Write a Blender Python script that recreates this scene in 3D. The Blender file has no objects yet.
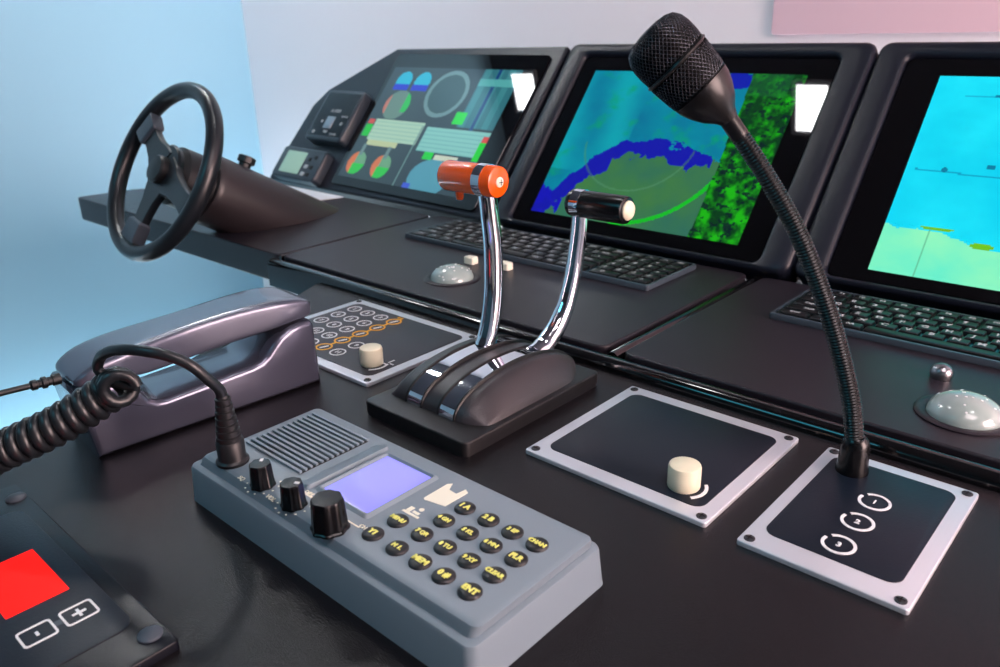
import bpy, bmesh, math, random
from mathutils import Vector, Matrix, Euler, noise
random.seed(4)
S = 0.28            # one design unit in metres
FZ = 2.7            # height of the desk top above the floor, in design units
C = bpy.context.scene.collection
pi = math.pi
OFF = {}
def V(*a): return Vector(a)
def w2(p): return Vector((p[0]*S, p[1]*S, (p[2]+FZ)*S))

# ---------------------------------------------------------------- materials
def s2l(c):
    r = []
    for x in c[:3]:
        x = x/255.0
        r.append(x/12.92 if x <= .04045 else ((x+.055)/1.055)**2.4)
    return (*r, 1.0)
def mat(name, rgb, rough=.5, metal=0., bump=0., bscale=400., coat=0., emis=None, estr=0., spec=.5, var=0., vscale=20., trans=0., crough=.05):
    m = bpy.data.materials.new(name); m.use_nodes = True
    nt = m.node_tree; b = nt.nodes['Principled BSDF']
    col = s2l(rgb)
    b.inputs['Base Color'].default_value = col
    b.inputs['Roughness'].default_value = rough
    b.inputs['Metallic'].default_value = metal
    b.inputs['Specular IOR Level'].default_value = spec
    b.inputs['Coat Weight'].default_value = coat
    b.inputs['Coat Roughness'].default_value = crough
    b.inputs['Transmission Weight'].default_value = trans
    if emis:
        b.inputs['Emission Color'].default_value = s2l(emis); b.inputs['Emission Strength'].default_value = estr
    tc = nt.nodes.new('ShaderNodeTexCoord')
    if bump:
        n = nt.nodes.new('ShaderNodeTexNoise'); n.inputs['Scale'].default_value = bscale; n.inputs['Detail'].default_value = 3
        bp = nt.nodes.new('ShaderNodeBump'); bp.inputs['Strength'].default_value = bump; bp.inputs['Distance'].default_value = .001
        nt.links.new(tc.outputs['Object'], n.inputs['Vector']); nt.links.new(n.outputs['Fac'], bp.inputs['Height'])
        nt.links.new(bp.outputs['Normal'], b.inputs['Normal'])
    if var:
        n = nt.nodes.new('ShaderNodeTexNoise'); n.inputs['Scale'].default_value = vscale; n.inputs['Detail'].default_value = 4
        mx = nt.nodes.new('ShaderNodeMix'); mx.data_type = 'RGBA'
        mx.inputs['A'].default_value = tuple(max(0, c*(1-var)) for c in col[:3])+(1,)
        mx.inputs['B'].default_value = tuple(min(1, c*(1+var)) for c in col[:3])+(1,)
        nt.links.new(tc.outputs['Object'], n.inputs['Vector']); nt.links.new(n.outputs['Fac'], mx.inputs['Factor'])
        nt.links.new(mx.outputs['Result'], b.inputs['Base Color'])
    return m
M = {}
M['desk'] = mat('desk_powder_coat', (20,18,21), .25, bump=.3, bscale=1300, spec=.28, var=.98, vscale=1200)
M['deck'] = mat('deck_satin_paint', (33,29,36), .34, bump=.22, bscale=1800, spec=.3, var=.1)
M['edge'] = mat('black_gloss_edge', (8,8,10), .12, coat=.3)
M['housing'] = mat('monitor_housing_paint', (23,27,38), .28, bump=.2, bscale=1800, spec=.3)
M['glass'] = mat('black_glass', (5,5,7), .02, spec=.5)
M['kbody'] = mat('keyboard_body', (58,68,78), .3)
M['key'] = mat('key_plastic', (12,12,15), .38, spec=.3)
M['legend'] = mat('key_legend', (170,176,180), .6)
M['alu'] = mat('satin_aluminium', (212,218,226), .33, metal=.5, bump=.05, bscale=900)
M['plate'] = mat('dark_blue_plate', (17,25,37), .33, bump=.12, bscale=900, spec=.24)
M['plate2'] = mat('dark_grey_plate', (36,36,46), .36, bump=.12, bscale=900, spec=.35)
M['white'] = mat('white_print_and_glints', (225,228,230), .6)  # also colours the painted glints on the trackballs
M['yellow'] = mat('yellow_print', (235,170,20), .5)
M['lime'] = mat('pale_yellow_print', (232,232,120), .5)
M['creamp'] = mat('cream_print', (236,234,214), .55)
M['cream'] = mat('cream_knob', (226,222,194), .32, var=.12, vscale=60)
M['radio'] = mat('grey_radio_plastic', (116,132,142), .38, bump=.1, bscale=1500)
M['slot'] = mat('dark_slot', (10,18,22), .6)
M['black'] = mat('black_plastic', (10,10,12), .24, spec=.4)
M['blackm'] = mat('black_rubber', (24,25,28), .42)
M['cord'] = mat('black_cord', (26,30,34), .34)
M['phone'] = mat('metallic_grey_phone', (88,91,108), .24, metal=.6, coat=.4)
M['phone2'] = mat('metallic_grey_handset', (90,94,110), .27, metal=.5, coat=.4)
M['chrome'] = mat('chrome', (235,238,245), .04, metal=1.)
M['steel'] = mat('brushed_steel', (150,150,155), .3, metal=1.)
M['screw'] = mat('dark_screw', (70,72,76), .35, metal=.9)
M['orange'] = mat('orange_plastic', (255,92,2), .24, coat=.4)
M['lever'] = mat('lever_base_paint', (24,24,26), .3, bump=.3, bscale=1200, spec=.35)
M['leverside'] = mat('lever_housing_paint', (48,46,50), .3, bump=.3, bscale=1200)
M['wheel'] = mat('black_wheel_rubber', (28,32,37), .3, bump=.08, bscale=700)
M['column'] = mat('column_paint', (42,37,40), .38, bump=.08, bscale=500)
M['grip'] = mat('grey_spoke_pad', (66,74,84), .42)
M['grille'] = mat('black_mesh_wire', (66,69,76), .26, metal=.9)
M['core'] = mat('dark_foam', (8,8,9), .9)
M['mich'] = mat('microphone_housing', (13,13,15), .32, spec=.4)
M['ballm'] = mat('pearl_trackball', (150,166,163), .18, coat=.6, var=.12, vscale=90)
M['instr'] = mat('instrument_case', (42,52,62), .35)
M['lcd'] = mat('lcd_green', (120,150,135), .25, emis=(150,185,165), estr=.45)
M['paper'] = mat('white_paper', (225,230,238), .8)
M['red'] = mat('red_lamp_screen', (200,20,14), .6, spec=.2, emis=(255,16,10), estr=1.0)
M['violet'] = mat('violet_display', (90,90,160), .15, emis=(152,150,255), estr=.85)
M['blueplate'] = mat('navy_black_plate', (11,14,23), .27, bump=.1, bscale=1000, spec=.22)
M['walll'] = mat('light_blue_wall', (160,208,230), .75, var=.03, vscale=1.5)
M['wallb'] = mat('lavender_white_wall', (240,238,244), .8)
M['wallf'] = mat('dark_teal_wall', (44,84,96), .8)
M['pink'] = mat('pink_panel', (236,200,212), .7)
M['ceil'] = mat('grey_ceiling', (70,72,80), .9)
M['floor'] = mat('dark_floor', (78,76,80), .5, var=.2, vscale=4)
M['lamp'] = mat('lamp_diffuser', (240,240,240), .5, emis=(255,255,255), estr=140.)
M['lampw'] = mat('wide_fill_diffuser', (240,240,240), .5, emis=(255,236,240), estr=7.)
M['wash'] = mat('wall_fill_diffuser', (240,240,240), .5, emis=(246,250,255), estr=10.5)
M['washb'] = mat('blue_wall_fill', (240,240,240), .5, emis=(225,245,255), estr=11.)
M['cool'] = mat('cool_fill_diffuser', (240,240,240), .5, emis=(60,200,230), estr=5.)
M['pinkl'] = mat('pink_fill_diffuser', (240,230,230), .5, emis=(255,220,214), estr=18.)
M['lamps'] = mat('soft_lamp_diffuser', (240,240,240), .5, emis=(255,255,255), estr=42.)
M['lampf'] = mat('lamp_frame', (200,200,205), .5)

# ---------------------------------------------------------------- geometry helpers (design units)
def NB(): return bmesh.new()
def rr(x0, x1, y0, y1, r, n=5):
    """rounded rectangle loop, counter clockwise"""
    out = []
    r = min(r, (x1-x0)/2-1e-5, (y1-y0)/2-1e-5)
    for cx, cy, a0 in ((x1-r, y1-r, 0), (x0+r, y1-r, pi/2), (x0+r, y0+r, pi), (x1-r, y0+r, 1.5*pi)):
        for i in range(n+1):
            a = a0+i*pi/2/n
            out.append((cx+r*math.cos(a), cy+r*math.sin(a)))
    return out
def loft(bm, loops, cap0=True, cap1=True, closed=True, mi=0):
    vs = [[bm.verts.new(p) for p in L] for L in loops]
    n = len(vs[0])
    for a, b in zip(vs, vs[1:]):
        for i in range(n if closed else n-1):
            j = (i+1) % n
            f = bm.faces.new((a[i], a[j], b[j], b[i])); f.material_index = mi
    if cap0:
        f = bm.faces.new(vs[0][::-1]); f.material_index = mi
    if cap1:
        f = bm.faces.new(vs[-1]); f.material_index = mi
    return vs
def slab(bm, x0, x1, y0, y1, z0, z1, r=.01, bev=.004, n=5, mi=0, bot=False):
    """rounded box standing on z0 with softened top edge"""
    L = []
    if bot:
        L.append([(x, y, z0) for x, y in rr(x0+bev, x1-bev, y0+bev, y1-bev, max(r-bev, 1e-4), n)])
        L.append([(x, y, z0+bev) for x, y in rr(x0, x1, y0, y1, r, n)])
    else:
        L.append([(x, y, z0) for x, y in rr(x0, x1, y0, y1, r, n)])
    for k in range(4):
        a = k*pi/6; d = bev*(1-math.cos(a))
        L.append([(x, y, z1-bev+bev*math.sin(a)) for x, y in rr(x0+d, x1-d, y0+d, y1-d, max(r-d, 1e-4), n)])
    loft(bm, L, mi=mi)
def prism(bm, pts, z0, z1, mi=0):
    loft(bm, [[(x, y, z0) for x, y in pts], [(x, y, z1) for x, y in pts]], mi=mi)
def box(bm, x0, x1, y0, y1, z0, z1, mi=0):
    prism(bm, [(x0, y0), (x1, y0), (x1, y1), (x0, y1)], z0, z1, mi)
def frame_of(d):
    d = Vector(d).normalized()
    u = d.cross(V(0, 0, 1))
    if u.length < 1e-3: u = V(1, 0, 0)
    u.normalize(); return u, u.cross(d).normalized()*-1
def crom(pts, k=8):
    P = [Vector(p) for p in pts]; P = [P[0]*2-P[1]]+P+[P[-1]*2-P[-2]]
    out = []
    for i in range(1, len(P)-2):
        a, b, c, d = P[i-1:i+3]
        for j in range(k):
            t = j/k
            out.append(.5*((2*b)+(c-a)*t+(2*a-5*b+4*c-d)*t*t+(3*b-a-3*c+d)*t**3))
    out.append(P[-2]); return out
def tube(bm, pts, r, seg=16, caps=True, mi=0, round_ends=False):
    P = [Vector(p) for p in pts]; n = len(P)
    R = r if isinstance(r, (list, tuple)) else [r]*n
    T = [(P[min(i+1, n-1)]-P[max(i-1, 0)]).normalized() for i in range(n)]
    u, _ = frame_of(T[0]); loops = []
    for i in range(n):
        u = (u-T[i]*u.dot(T[i])).normalized(); v = T[i].cross(u)
        loops.append([P[i]+(u*math.cos(2*pi*k/seg)+v*math.sin(2*pi*k/seg))*R[i] for k in range(seg)])
    loft(bm, loops, caps, caps, mi=mi)
def lathe(bm, prof, o=(0, 0, 0), d=(0, 0, 1), seg=32, mi=0, lobes=0, lob=0.):
    """prof: (radius, distance along d)"""
    o = Vector(o); d = Vector(d).normalized(); u, v = frame_of(d)
    if abs(d.z) > .99: u, v = V(1, 0, 0), V(0, 1, 0)*(1 if d.z > 0 else -1)
    loops = []
    for r, t in prof:
        r = max(r, 1e-4); L = []
        for k in range(seg):
            a = 2*pi*k/seg; q = r*(1+lob*math.cos(lobes*a)) if lobes else r
            L.append(o+d*t+(u*math.cos(a)+v*math.sin(a))*q)
        loops.append(L)
    loft(bm, loops, mi=mi)
def ring(bm, c, r0, r1, z, h=.0015, a0=0, a1=2*pi, n=36, mi=0):
    full = abs(a1-a0-2*pi) < 1e-6
    A = [a0+(a1-a0)*k/n for k in range(n+(0 if full else 1))]
    L = [[(c[0]+r*math.cos(a), c[1]+r*math.sin(a), zz) for a in A] for r, zz in ((r0, z), (r0, z+h), (r1, z+h), (r1, z))]
    vs = [[bm.verts.new(p) for p in l] for l in L]; m = len(A)
    for q in range(4):
        a, b = vs[q], vs[(q+1) % 4]
        for i in range(m if full else m-1):
            j = (i+1) % m; f = bm.faces.new((a[i], a[j], b[j], b[i])); f.material_index = mi
def text(bm, s, c, size, z, h=.0012, rot=0., mi=0, mtx=None, fat=.02):
    """flat raised lettering, centred on c"""
    cu = bpy.data.curves.new('lettering', 'FONT'); cu.body = s; cu.size = size; cu.resolution_u = 2
    cu.align_x = 'CENTER'; cu.align_y = 'CENTER'; cu.extrude = h/2; cu.offset = size*fat
    o = bpy.data.objects.new('lettering', cu); C.objects.link(o)
    me = bpy.data.meshes.new_from_object(o.evaluated_get(bpy.context.evaluated_depsgraph_get()))
    T = Matrix.Translation((c[0], c[1], z+h/2)) @ Matrix.Rotation(rot, 4, 'Z')
    if mtx: T = mtx @ T
    me.transform(T)
    n0 = len(bm.faces); bm.from_mesh(me); bm.faces.ensure_lookup_table()
    for f in bm.faces[n0:]: f.material_index = mi
    bpy.data.objects.remove(o); bpy.data.curves.remove(cu); bpy.data.meshes.remove(me)

def tagit(o, label=None, cat=None, group=None, kind=None):
    if label: o['label'] = label
    if cat: o['category'] = cat
    if group: o['group'] = group
    if kind: o['kind'] = kind
    return o
def thing(name, label, cat, org, rot=None, group=None):
    o = bpy.data.objects.new(name, None); C.objects.link(o)
    o.empty_display_size = .01
    o.location = w2(org)
    if rot: o.rotation_euler = rot; OFF[o.name] = V(0, 0, 0)
    else: OFF[o.name] = Vector(org)
    return tagit(o, label, cat, group)
def part(name, bm, mats, parent=None, at=None, bevel=0., sharp=38, label=None, org=None):
    """vertices are in the frame of the parent's root (or world); 'at': vertices are around that point"""
    off = OFF[parent.name] if parent else (Vector(org) if org else V(0, 0, 0))
    base = V(0, 0, 0) if at is not None else off
    for v in bm.verts: v.co = (v.co-base)*S
    bmesh.ops.recalc_face_normals(bm, faces=bm.faces)
    me = bpy.data.meshes.new(name); bm.to_mesh(me); bm.free()
    for m in (mats if isinstance(mats, (list, tuple)) else [mats]): me.materials.append(M[m] if isinstance(m, str) else m)
    for p in me.polygons: p.use_smooth = True
    me.set_sharp_from_angle(angle=math.radians(sharp))
    o = bpy.data.objects.new(name, me); C.objects.link(o)
    if parent: o.parent = parent
    if at is not None:
        o.location = (Vector(at)-off)*S if parent else w2(at)
        OFF[o.name] = Vector(at)
    else:
        if not parent: o.location = w2(off)
        OFF[o.name] = off
    if bevel:
        b = o.modifiers.new('bevel', 'BEVEL'); b.width = bevel*S; b.segments = 3; b.limit_method = 'ANGLE'; b.angle_limit = math.radians(sharp)
        b.harden_normals = True
    if label: o['label'] = label
    return o
def single(name, bm, mats, label, cat, org, group=None, bevel=0., sharp=38):
    o = part(name, bm, mats, None, org=org, bevel=bevel, sharp=sharp); return tagit(o, label, cat, group)
def struct(name, bm, m):
    o = part(name, bm, m); o['kind'] = 'structure'; return o
def dupe(o, parent, loc):
    c = o.copy(); C.objects.link(c); c.parent = parent; c.location = loc; return c

# ---------------------------------------------------------------- the room
XL, XR, YF, YB, ZF, ZC = -7.55, 5.0, -8.0, 4.6, -FZ, 4.75
b = NB(); box(b, XL-.3, XR+.3, YF-.3, YB+.3, ZF-.3, ZF); struct('floor', b, 'floor')
b = NB(); box(b, XL-.3, XR+.3, YF-.3, YB+.3, ZC, ZC+.3); struct('ceiling', b, 'ceil')
b = NB(); box(b, XL-.3, XL, YF-.3, YB+.3, ZF, ZC); struct('wall_left', b, 'walll')
b = NB(); box(b, XR, XR+.3, YF-.3, YB+.3, ZF, ZC); struct('wall_right', b, 'wallb')
b = NB(); box(b, XL, XR, YB, YB+.3, ZF, ZC); struct('wall_back', b, 'wallb')
b = NB(); box(b, XL, XR, YF-.3, YF, ZF, ZC); struct('wall_front', b, 'wallf')
b = NB(); slab(b, -2.06, 2.6, .925, 2.6, 0, .03, r=.02)
for v in b.verts: v.co = V(v.co.x, YB-v.co.z, v.co.y)
single('wall_panel', b, 'pink', 'pink rectangular panel on the white wall above the right monitors', 'panel', (0, YB, .925))
def ceiling_lamp(x0, x1, y0, y1, label, wide=False, group=None, dm=None):
    cx, cy = (x0+x1)/2, (y0+y1)/2
    t = thing('ceiling_lamp', label, 'ceiling lamp', (cx, cy, ZC), group=group)
    m = .04
    b = NB(); n = 4
    o_ = rr(x0-m, x1+m, y0-m, y1+m, .02, n); i_ = rr(x0, x1, y0, y1, .01, n)
    loft(b, [[(x, y, ZC) for x, y in o_], [(x, y, ZC-.05) for x, y in o_], [(x, y, ZC-.05) for x, y in i_], [(x, y, ZC-.005) for x, y in i_]], False, False)
    part('frame', b, 'lampf', t)
    b = NB(); prism(b, [(x0+.003, y0+.003), (x1-.003, y0+.003), (x1-.003, y1-.003), (x0+.003, y1-.003)], ZC-.03, ZC-.008)
    part('diffuser', b, dm or ('lampw' if wide else 'lamp'), t)
for i, (xa, lab) in enumerate(((-7.17, 'small bright square ceiling lamp nearest the blue wall'), (-3.22, 'small bright square ceiling lamp above the middle monitor'), (.6, 'small bright square ceiling lamp above the right monitor'))):
    ceiling_lamp(xa, xa+(.36 if i == 0 else .3), 2.06+(.2 if i == 0 else 0), 2.5+(.2 if i == 0 else 0), lab, group='ceiling lamps out of frame', dm='lamps')
ceiling_lamp(-4.4, -2.0, -4.6, -2.4, 'wide cool ceiling light panel behind the desk', group='ceiling lamps out of frame', dm='cool')  # added teal fill for the front-facing sides
ceiling_lamp(.3, 2.7, -1.2, 1.2, 'wide ceiling light panel over the right end of the desk', True, group='ceiling lamps out of frame')  # added fill, placed to brighten upward faces without showing in reflections
ceiling_lamp(-6.1, -5.7, 2.95, 3.3, 'small bright square ceiling lamp above the left monitor', group='ceiling lamps out of frame')
# added pinkish light panel, supplies the warm light on right-facing sides
t = thing('added_light_panel', 'large backlit pinkish white panel on the right wall out of frame', 'light panel', (XR, 1.95, ZF))
b = NB(); box(b, XR-.12, XR-.001, .3, 3.6, ZF+.001, 3.6); part('case', b, 'lampf', t)
b = NB(); box(b, XR-.135, XR-.121, .4, 3.5, .2, 3.5); part('diffuser', b, 'pinkl', t)
def added_uplight(x0, x1, y0, y1, z, label, m, up=True):  # added strips, set low so the upper walls stay dark in desk reflections
    t = thing('added_light_strip', label, 'light strip', ((x0+x1)/2, (y0+y1)/2, ZF), group='uplights along the walls')
    b = NB(); box(b, x0-.02, x1+.02, y0-.02, y1+.02, ZF+.001, z-.03); part('housing', b, 'lampf', t)
    b = NB(); box(b, x0, x1, y0, y1, z-.03, z); part('diffuser', b, m, t)
added_uplight(-7.2, -.6, 4.25, 4.45, -.75, 'long uplight hidden behind the monitors against the white wall, left run', 'wash')
added_uplight(-.5, 3.5, 4.25, 4.45, -.75, 'long uplight hidden behind the monitors against the white wall, right run', 'wash')
added_uplight(-7.2, -7.0, -2.5, 4.0, -2.55, 'low uplight along the foot of the blue wall', 'washb')  # added to brighten the lower part of the blue wall
# ---------------------------------------------------------------- the console
t = thing('control_desk', 'black textured control desk carrying the radio, levers and square plates', 'desk', (-.8, .7, -FZ))
dp = [(-2.08, .42), (-2.08, -.6), (1.4, -.6), (1.4, 1.88), (-2.77, 1.88)]
b = NB(); prism(b, dp[::-1], -.1, 0); part('desktop', b, 'desk', t, bevel=.008)
b = NB(); prism(b, [(-1.9, .5), (-1.9, -.3), (1.3, -.3), (1.3, 1.9), (-2.6, 1.9)][::-1], -FZ, -.1); part('cabinet', b, 'desk', t)
def rpoly(pts, r=.045, n=5):
    out = []; m = len(pts)
    for i in range(m):
        p = V(*pts[i]); a = (V(*pts[i-1])-p).normalized(); c = (V(*pts[(i+1) % m])-p).normalized()
        if a.dot(c) < -.9: out.append(tuple(p)); continue
        for k in range(n+1):
            t_ = k/n; q = (p+a*r)*(1-t_)**2+p*2*t_*(1-t_)+(p+c*r)*t_**2; out.append((q.x, q.y))
    return out
def deck(pts, label, cabx):
    cx = sum(p[0] for p in pts)/len(pts)
    t = thing('console_deck', label, 'console', (cx, 2.4, -FZ), group='dark console deck sections under the monitors')
    b = NB(); prism(b, rpoly(pts), -.105, .04); part('deck_top', b, 'deck', t, bevel=.009)
    if not cabx: return
    b = NB(); box(b, cabx[0], cabx[1], 2.15, 4.1, -FZ, -.125); part('cabinet', b, 'deck', t)
deck([(-5.47, 1.95), (-3.165, 1.95), (-3.19, 2.95), (-5.06, 3.03), (-5.42, 2.30)], 'dark grey console section at left under the steering wheel', None)
deck([(-3.145, 1.95), (-1.335, 1.95), (-1.335, 2.975), (-3.17, 2.975)], 'middle dark grey console section behind the chrome levers', (-3.1, -1.38))
deck([(-1.275, 1.95), (.56, 1.95), (.56, 2.975), (-1.275, 2.975)], 'right dark grey console section behind the gooseneck microphone', (-1.25, .5))
# glossy edging along the front of the deck and in the joint between the sections
b = NB()
def bar(bm, a, c, w, z0, z1, n=5):
    a, c = Vector(a), Vector(c); d = (c-a).normalized(); s = V(-d.y, d.x, 0)
    prof = [(-w, z0), (w, z0)]+[(w*math.cos(k*pi/n), z1-w*.8+w*.8*math.sin(k*pi/n)) for k in range(n+1)]
    loft(bm, [[p+s*x+V(0, 0, z) for x, z in prof] for p in (a, c)])
bar(b, (-3.16, 1.916, 0), (.6, 1.916, 0), .033, -.09, .033)
single('edge_trim', b, 'edge', 'glossy black rounded strip along the front of the raised console', 'trim strip', (-1.3, 1.925, -.09))
b = NB(); bar(b, (-1.305, 1.95, 0), (-1.305, 3.0, 0), .024, -.09, .034)
single('joint_trim', b, 'edge', 'glossy black strip in the joint left of the right keyboard', 'trim strip', (-1.305, 2.45, -.09))
b = NB(); bar(b, (-3.155, 1.953, 0), (-3.178, 2.96, 0), .008, -.09, .036)
single('joint_trim', b, 'edge', 'thin black strip in the joint behind the steering column', 'trim strip', (-3.16, 2.45, -.09))

# ---------------------------------------------------------------- monitors
TILT = .69
def xz(pts, y): return [(x, y, z) for x, z in pts]
def mix(a, c, t): return [a[i]*(1-t)+c[i]*t for i in range(3)]
def fb(x, y, s, k=4): return noise.fractal(V(x*s, y*s, 3.7), .8, 2.1, k)
def scr1(u, v):
    c = [44, 60, 70]
    c = mix(c, [52, 72, 78], .5+.5*math.sin(u*7))
    def disc(cx, cy, rx, ry): return ((u-cx)/rx)**2+((v-cy)/ry)**2
    if u > .74 and v > .52: c = [52, 120, 132] if (u*24) % 2 > 1 else [64, 142, 150]
    if .84 < u < .86 and v > .5: c = [20, 70, 130]
    if u > .74 and .86 < v < .92: c = [90, 180, 180]
    for cx in (.14, .30):
        if disc(cx, .87, .065, .09) < 1 and v > .84: c = [20, 190, 225]
        if abs(u-cx) < .065 and .79 < v < .845: c = [10, 40, 215]
    d = disc(.54, .78, .155, .2)
    if d < 1: c = [110, 148, 152] if d > .68 else [54, 86, 92]
    d = disc(.185, .66, .105, .13)
    if d < 1: c = [30, 200, 80] if (u > .24 and v > .6) else ([200, 120, 100] if u < .11 else [104, 140, 128])
    if abs(u-.73) < .04 and abs(v-.59) < .05: c = [20, 230, 50]
    if .08 < u < .50 and .34 < v < .53: c = [176, 215, 190] if (v*60) % 2 > .5 else [150, 195, 175]
    if .10 < u < .36 and .29 < v < .34: c = [196, 210, 160]
    if .53 < u < 1 and .30 < v < .50: c = [140, 208, 200] if (v*60) % 2 > .5 else [110, 185, 182]
    if abs(u-.045) < .03 and abs(v-.42) < .055: c = [10, 205, 50]
    if abs(u-.045) < .025 and abs(v-.50) < .02: c = [210, 70, 60]
    if .955 < u and .27 < v < .42: c = [20, 220, 40]
    if .96 < u and .42 < v < .47: c = [225, 70, 60]
    if abs(u-.64) < .035 and abs(v-.27) < .03: c = [10, 220, 50]
    if .69 < u < .86 and .245 < v < .29: c = [215, 225, 205]
    for cx in (.10, .32):
        d = disc(cx, .13, .075, .1)
        if d < 1: c = [40, 205, 70] if v < .13 and u > cx-.03 else ([220, 120, 70] if u < cx-.02 else [110, 170, 130])
        if abs(u-cx) < .015 and .2 < v < .3: c = [110, 140, 140]
    if abs(u-.49) < .006 and v < .5: c = [110, 150, 145]
    d = disc(.72, .1, .15, .15)
    if d < 1: c = [84, 160, 182]
    if v < .04 and .56 < u < .62: c = [60, 90, 220]
    return c
def scr2(u, v):
    n = fb(u, v, 3.2); n2 = fb(u+5, v, 9)
    c = mix([0, 118, 158], [0, 152, 176], min(1, max(0, .5+n*.8)))
    if u < .34 and v > .3: c = mix(c, [10, 176, 190], .4+.4*math.sin((u*1.6+v*.25)*14))
    c = mix(c, [0, 165, 120], max(0, min(1, n2*1.5-.2)))
    # arc shaped land with a deep blue shore
    q = [(-.1, .0), (.05, .13), (.19, .38), (.34, .53), (.53, .55), (.72, .47), (.85, .4), (1.1, .3)]
    for (xa, ya), (xb, yb) in zip(q, q[1:]):
        if xa <= u < xb: top = ya+(yb-ya)*(u-xa)/(xb-xa)
    top += n2*.05
    th = .10+.05*fb(u+9, v, 6)+(.06 if u < .3 else 0)
    if v < top: c = [18, 24, 178] if v > top-th and u < .76 else mix([52, 116, 92], [66, 128, 74], .5+n)
    if u < .14 and v < .2 and n2 > .0: c = [20, 20, 190]
    if (u-.62)**2*2+(v-.93)**2*6 < .012 or ((u-.72)**2+(v-.95)**2*3 < .008): c = [10, 30, 180]
    r = math.hypot((u-.40)*1.25, v-.55)
    if abs(r-.545) < .012 and v < .42 and u > .42: c = [20, 200, 40]
    if abs(r-.34) < .006 and v < .5: c = mix(c, [90, 150, 110], .5)
    e = .80-.02*v+.015*n
    if u > e:
        g = fb(u*1.3, v, 17, 4); g2 = fb(u+3, v+8, 34, 2)
        c = mix([0, 62, 22], [28, 190, 18], min(1, max(0, .42+g*1.1-.3*(v-.35))))
        if g2 > .28: c = mix(c, [4, 24, 40], .75)
        if v > .86 and u < .95: c = mix(c, [30, 110, 60], .5)
    return c
def scr3(u, v):
    n = fb(u, v, 4)
    c = mix([0, 205, 236], [20, 222, 246], .5+n)
    e = .24-.16*min(1, u*1.4)+.02*fb(u, 2, 9)+.03*n
    if v < e: c = mix([112, 236, 196], [132, 240, 190], .5+n*1.4)
    if u > .03 and abs(v-(.515-.05*u)) < .0035 and u < .8: c = mix(c, [0, 120, 170], .6)
    for (a, d, r) in ((.12, .52, .011), (.25, .55, .013), (.52, .50, .012), (.33, .93, .02), (.42, .92, .018), (.50, .86, .01), (.2, .9, .008)):
        if (u-a)**2+(v-d)**2 < r*r: c = mix(c, [0, 90, 130], .75)
    if v > .895 and v < .9 and .1 < u: c = mix(c, [0, 130, 180], .5)
    for (a, d, rx, ry) in ((.16, .235, .05, .008), (.30, .18, .035, .014)):
        if ((u-a)/rx)**2+((v-d)/ry)**2 < 1: c = [110, 190, 30]
    if abs(u-.14) < .002 and v < .24: c = mix(c, [90, 170, 130], .6)
    return c
def display_mat(name, strength):
    m = bpy.data.materials.new(name); m.use_nodes = True; nt = m.node_tree; p = nt.nodes['Principled BSDF']
    p.inputs['Base Color'].default_value = (.004, .004, .005, 1); p.inputs['Roughness'].default_value = .02
    a = nt.nodes.new('ShaderNodeVertexColor'); a.layer_name = 'picture'
    nt.links.new(a.outputs['Color'], p.inputs['Emission Color']); p.inputs['Emission Strength'].default_value = strength
    return m
def monitor(x, y, yaw, label, scr, dx, strength, outer=None):
    t = thing('monitor', label, 'monitor', (x, y, .08), rot=(-TILT, 0, yaw), group='tilted monitors on the console')
    if outer:
        b = NB(); loft(b, [xz(outer, .12), xz(outer, .0)]); part('frame', b, 'housing', t, bevel=.018)
        g0, g1 = -.014, -.0005
    else:
        b = NB(); O = (-.125, 1.485, -.035, 1.065); I = (-.004, 1.354, -.004, .994)
        def o_(d, r): return rr(O[0]+d, O[1]-d, O[2]+d, O[3]-d, r, 5)
        def i_(d, r): return rr(I[0]-d, I[1]+d, I[2]-d, I[3]+d, r, 5)
        L = [xz(o_(0, .05), .12), xz(o_(0, .05), .0), xz(o_(.006, .045), -.012), xz(o_(.018, .035), -.018), xz(i_(.016, .05), -.018), xz(i_(.006, .04), -.013), xz(i_(0, .03), .0), xz(i_(0, .03), .02)]
        loft(b, L, True, False)
        part('frame', b, 'housing', t, sharp=60)
        g0, g1 = .003, .02
    b = NB(); loft(b, [xz(rr(0, 1.35, 0, .99, .028, 5), g1), xz(rr(0, 1.35, 0, .99, .028, 5), g0+.002), xz(rr(.002, 1.348, .002, .988, .026, 5), g0)])
    part('glass', b, 'glass', t)
    x0, x1, z0, z1 = dx; nx, nz = 210, 150
    b = NB(); cl = b.loops.layers.color.new('picture'); g = [[b.verts.new((x0+(x1-x0)*i/nx, g0-.0012, z0+(z1-z0)*j/nz)) for i in range(nx+1)] for j in range(nz+1)]
    for j in range(nz):
        for i in range(nx):
            f = b.faces.new((g[j][i], g[j][i+1], g[j+1][i+1], g[j+1][i]))
            c = [q/255. for q in scr((i+.5)/nx, (j+.5)/nz)]+[1.]
            for l in f.loops: l[cl] = c
    part('display', b, display_mat('display_picture', strength), t)
    b = NB(); loft(b, [xz(rr(.02, 1.33, .2, .96, .03), .121), xz(rr(.06, 1.29, .34, .92, .03), .34)]); part('rear_housing', b, 'housing', t)
    return t
# vertex colours of bmesh 'color' layers are stored as byte sRGB and read back linear
monitor(-2.672, 3.028, -.011, 'middle tilted monitor showing a teal, blue and green sea chart', scr2, (.10, 1.235, .062, .904), .82)
monitor(-1.05, 3.028, 0, 'right tilted monitor showing a bright cyan and pale green chart', scr3, (.14, 1.27, .048, .91), 1.0)
m1 = monitor(-4.266, 3.085, -.055, 'left tilted monitor showing round gauges and pale green readouts', scr1, (.04, 1.20, .06, .885), .75,
             outer=[(1.435, -.035), (1.425, 1.063), (-.07, 1.045), (-.61, .70), (-.70, .56), (-.755, -.05)])
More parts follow.
